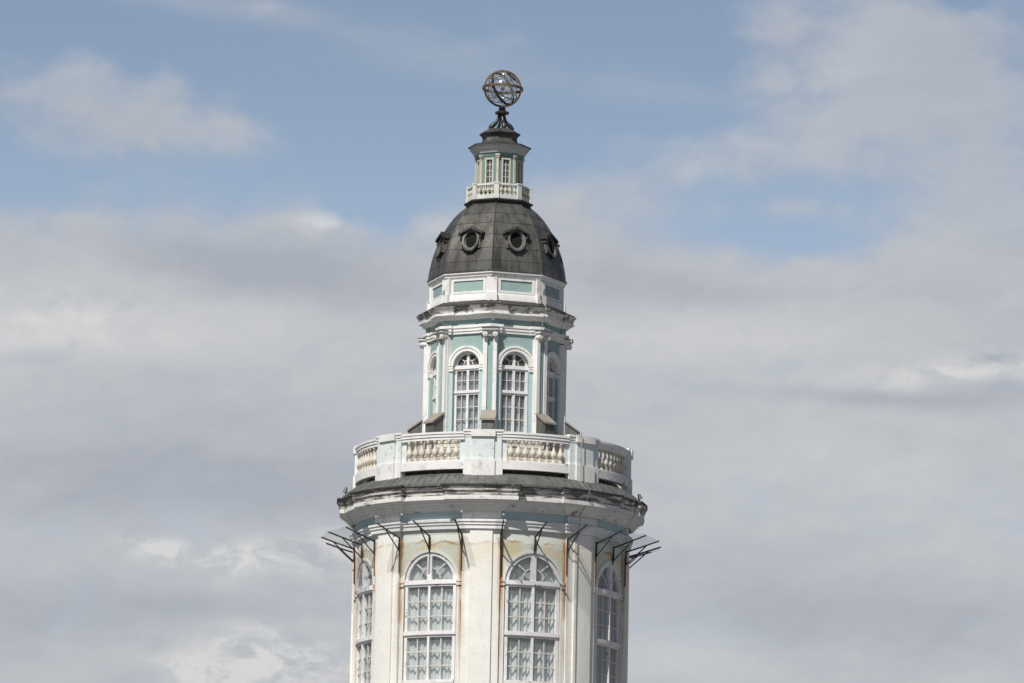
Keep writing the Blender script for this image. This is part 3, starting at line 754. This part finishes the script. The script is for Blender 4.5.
bm = NEW(); sweep(bm, octa(LR), [(1.2, 156.4), (1.2, 159.0), (.6, 159.2), (.6, 160.6), (0, 160.6)]); obj('lantern_frieze', bm, 'lantern_teal', T)
bm = NEW(); sweep(bm, octa(LR), [(7.2, 149.4), (6.2, 150.4), (5.6, 152.2), (3.8, 154.2), (2.8, 155.4), (2.4, 157.0), (.6, 157.2)]); obj('lantern_cornice', bm, 'lantern_white', T)
bm = NEW(); sweep(bm, octa(20), [(-8, 130.4), (-6.2, 130.6), (.6, 134.6), (.7, 135.8), (-.6, 136.6), (-2.0, 138.4), (-2.5, 140.2), (-1.9, 142.4), (-.2, 144.4), (4.0, 146.4), (11.0, 148.3), (11.0, 149.5), (10, 149.6)], True)
obj('lantern_roof', bm, 'dark_lead', T, sharp=20)
# lantern balustrade
GR = 31.6; GA = GR*math.cos(R_(22.5)); mg = Flat(GA); GS = GA*math.tan(R_(22.5))
bm = NEW(); box(bm, mg, -GS + 2, GS - 2, -1.8, .8, 188.9, 190.8)
BY = obj('lantern_rail', bm, 'gallery', T)
bm = NEW(); box(bm, mg, -GS + 2, GS - 2, -1.8, .8, 200, 204.2); obj('rail_plinth', bm, 'gallery', BY)
bal = None
for x in (-7.2, -2.4, 2.4, 7.2):
    if bal is None:
        bm = NEW(); h = lev(190.8) - lev(200.0)
        lathe(bm, Vector((0, 0, 0)), [(1.3*U, 0), (1.3*U, .1*h), (.8*U, .16*h), (1.6*U, .36*h), (1.7*U, .48*h), (.8*U, .72*h), (.6*U, .84*h), (1.1*U, .9*h), (1.1*U, h)], 10)
        bal = obj('lantern_baluster', bm, 'cream', BY, sharp=50); o = bal
    else: o = bal.copy(); sc.collection.objects.link(o)
    o.location = mg(x, -.5, lev(200.0))
around(BY, T, FACE)
bm = NEW(); mgc = Corner(GR); box(bm, mgc, -2.5, 2.5, -3.4, .9, 189.2, 204.4); box(bm, mgc, -2.9, 2.9, -3.6, 1.3, 188.2, 189.6); box(bm, mgc, -2.8, 2.8, -3.6, 1.2, 200.6, 204.4)
P = obj('gallery_post', bm, 'gallery', T); around(P, T, VTX)

# lightning cable down one corner
bm = NEW(); vb = VTX + 45
pts = [(72.2, 283.0), (71, 286), (70.2, 297), (71, 309), (79.5, 316), (81, 320), (77, 326), (73.5, 345), (77.6, 346), (72.6, 352), (72.6, 420)]
tube(bm, [pol(r, vb - 3.2, lev(q)) for r, q in pts], .016, 6)
pts = [(141.5, 447.8), (141.6, 470), (142, 497), (150, 504.5), (156, 507), (150, 517), (150.6, 520), (141.6, 529), (141, 545), (138.3, 552), (138.0, 640), (138.0, 780)]
tube(bm, [pol(r, vb - 3.6, lev(q)) for r, q in pts], .017, 6)
obj('cable', bm, 'silver', T)

# ------------------------------------------------------------------ canopies over the drum windows
def canopy():
    C = thing('window_canopy', '', 'canopy', (0, 0, lev(567)), 'clear canopies on iron brackets over the tall windows')
    z0 = lev(567)
    def q(r, ph, row): v = pol(r, ph, lev(row)); v.z -= z0; return v
    first = None
    for ph, drop in ((-14.5, 588), (0, 570), (14.5, 588)):
        bm = NEW(); r0 = 136.2 if ph else 134.4
        tube(bm, [q(r0, 0, 552), q(r0, 0, 567)], .030, 6)
        tube(bm, [q(r0, 0, 553.5), q(r0 + 16, 0, 548.4), q(169, 0, 542.6)], .027, 6)
        tube(bm, [q(r0, 0, 566), q(r0 + 11, 0, 556), q(r0 + 21, 0, 546.6)], .022, 6)
        o = obj('bracket', bm, 'iron', C); o.rotation_euler.z = R_(ph)
        bm = NEW(); tube(bm, [q(r0 - .6, 0, 560), q(r0 - .6, 0, drop)], .026, 6); obj('rusty_bar', bm, 'rust', o)
    bm = NEW(); na, nr = 28, 6; grid = []
    for i in range(na + 1):
        ph = -17 + 34*i/na; rowv = []
        for j in range(nr + 1):
            t = j/nr; sag = 1.6*math.sin(math.pi*abs(ph)/14.5)**2*t*(1 - .3*t)
            rowv.append(bm.verts.new(q(136.8 + 33*t + .8*math.sin(i*1.1)*t, ph, 552.6 - 10.6*t + sag + .4*math.sin(i*.9 + j))))
        grid.append(rowv)
    for a, b_ in zip(grid, grid[1:]):
        for j in range(nr): quad(bm, a[j], b_[j], b_[j+1], a[j+1])
    s_ = obj('canopy_sheet', bm, 'sheet', C)
    return C
C0 = canopy()
labs = {-2: 'clear canopy with iron brackets jutting out at the left edge of the tower',
        -1: 'clear canopy on three thin iron brackets over the tall window left of the front pilaster',
        0: 'clear canopy on three thin iron brackets over the tall window right of the front pilaster',
        1: 'clear canopy with iron brackets jutting out at the right edge of the tower',
        -3: 'clear canopy mostly hidden behind the left edge of the tower',
        2: 'clear canopy mostly hidden behind the right edge of the tower'}
for k in (-2, -3, -1, 0, 1, 2):
    c = C0 if k == -2 else tree_copy(C0, None)
    c.rotation_euler.z = R_(FACE + 45*k); c['label'] = labs[k]

# ------------------------------------------------------------------ floodlights on the roof edge
for i, (ph, tilt) in enumerate(((-84, 14), (86, -20))):
    base = pol(146.5, ph, lev(500.9))
    L = thing('floodlight', ('small grey floodlight on the left end of the lead roof edge', 'small grey floodlight on the right end of the lead roof edge')[i], 'floodlight', base, 'small floodlights on the lead roof edge')
    bm = NEW(); tube(bm, [Vector((0, 0, -.05)), Vector((0, 0, .16))], .02, 6); tube(bm, [Vector((-.08, 0, -.03)), Vector((.08, 0, -.03))], .03, 6); obj('stem', bm, 'iron', L)
    bm = NEW(); bmesh.ops.create_cone(bm, cap_ends=True, segments=12, radius1=.085, radius2=.05, depth=.19, matrix=Matrix.Translation((0, 0, .20)) @ Matrix.Rotation(R_(tilt), 4, 'Y')); obj('lamp_housing', bm, 'dormer', L)

# ------------------------------------------------------------------ armillary sphere on top
zg = lev(89.0); zb0 = lev(131.6)
AS = thing('armillary_sphere', 'bronze armillary sphere of crossing rings on a scrolled stand at the tower top', 'armillary sphere', (1.3*U, 0, zb0))
c = Vector((.6*U, 0, zg - zb0))
E = lambda x, y, z: (Matrix.Rotation(R_(z), 3, 'Z') @ Matrix.Rotation(R_(x), 3, 'X') @ Matrix.Rotation(R_(y), 3, 'Y'))
bm = NEW(); ring(bm, c, 20.0*U, 1.25*U, .8*U, E(0, 1.5, 0)); obj('horizon_ring', bm, 'gilt', AS)
bm = NEW(); ring(bm, c, 18.2*U, 1.1*U, .95*U, E(90, 0, 4)); obj('meridian_ring', bm, 'gilt', AS)
bm = NEW(); ring(bm, c, 17.2*U, 1.2*U, .5*U, Matrix.Rotation(R_(-22), 3, 'Y') @ Matrix.Rotation(R_(58), 3, 'Z') @ Matrix.Rotation(R_(90), 3, 'X')); obj('meridian_ring', bm, 'bronze', AS)
bm = NEW(); ring(bm, c, 16.6*U, .55*U, .35*U, Matrix.Rotation(R_(38), 3, 'Y') @ Matrix.Rotation(R_(30), 3, 'X')); obj('zodiac_ring', bm, 'gilt', AS)
bm = NEW(); ring(bm, c, 16.6*U, .35*U, .35*U, Matrix.Rotation(R_(-35), 3, 'Y') @ Matrix.Rotation(R_(24), 3, 'X')); obj('equator_ring', bm, 'silver', AS)
bm = NEW(); ring(bm, c, 16.2*U, .3*U, .3*U, Matrix.Rotation(R_(-30), 3, 'Y') @ Matrix.Rotation(R_(-40), 3, 'X')); obj('colure_ring', bm, 'gilt', AS)
bm = NEW(); ring(bm, c, 16.2*U, .3*U, .3*U, Matrix.Rotation(R_(70), 3, 'Y') @ Matrix.Rotation(R_(-30), 3, 'X')); obj('colure_ring', bm, 'silver', AS)
ax = Vector((.62, -.25, .74)).normalized(); mt = Vector((0, 0, 1)).rotation_difference(ax).to_matrix()
bm = NEW(); ring(bm, c + ax*15.0*U, 7.2*U, .5*U, .5*U, mt, 40); obj('polar_ring', bm, 'bronze', AS)
bm = NEW(); tube(bm, [c - ax*17.5*U, c + ax*17.5*U], .35*U, 6); ball(bm, c, 2.2*U, seg=16); obj('axis_ball', bm, 'gilt', AS, sharp=60)
bm = NEW(); ball(bm, c, 14.0*U, seg=40); obj('glass_globe', bm, 'globe_glass', AS, sharp=80)
bm = NEW()
for px_, pz_, r_ in ((0.5, 12.5, 1.8), (0.5, -12, 1.8), (-4, 9, 1.0), (6.5, -2, .9), (-11, -9.5, 1.0), (9, 6, .7), (-5, 3.5, .8)):
    ball(bm, c + Vector((px_*U, -8*U, pz_*U)), r_*U, seg=12)
obj('glint_ball', bm, 'polished', AS, sharp=60)  # polished balls added to stand for sun glints among the rings
h = lambda row: lev(row) - zb0
bm = NEW(); lathe(bm, Vector((.4*U, 0, 0)), [(2.0*U, h(118)), (2.6*U, h(116.4)), (4.2*U, h(115.2)), (7.0*U, h(114.2)), (7.2*U, h(112.6)), (5.0*U, h(111.8)), (3.2*U, h(110.4)), (3.6*U, h(109.2)), (3.0*U, h(107.6))], 20); obj('collar', bm, 'bronze', AS)
leg = None
for k in range(4):
    if leg is None:
        bm = NEW()
        pts = [(2.6, 115.2), (3.4, 118.4), (4.2, 121.2), (6.0, 123.8), (8.8, 126.0), (11.0, 128.6), (11.2, 131.0), (9.8, 132.2), (8.6, 130.8)]
        tube(bm, [Vector((r*U, 0, h(q))) for r, q in pts], [1.3*U, 1.4*U, 1.5*U, 2.0*U, 2.6*U, 2.5*U, 2.0*U, 1.4*U, 1.0*U], 8)
        ball(bm, Vector((9.0*U, 0, h(129.8))), 1.5*U, seg=10)
        leg = obj('scroll_leg', bm, 'bronze', AS, sharp=60); o = leg
    else: o = leg.copy(); sc.collection.objects.link(o)
    o.rotation_euler.z = R_(15 + 90*k)
bm = NEW(); lathe(bm, Vector((0, 0, 0)), [(12.6*U, h(132.4)), (12.6*U, h(131.6)), (4*U, h(130.8)), (1.3*U, h(127)), (1.1*U, h(117))], 16); obj('base_plate', bm, 'bronze', AS)

sc.render.engine = 'CYCLES'
sc.cycles.max_bounces = 8; sc.cycles.transparent_max_bounces = 16
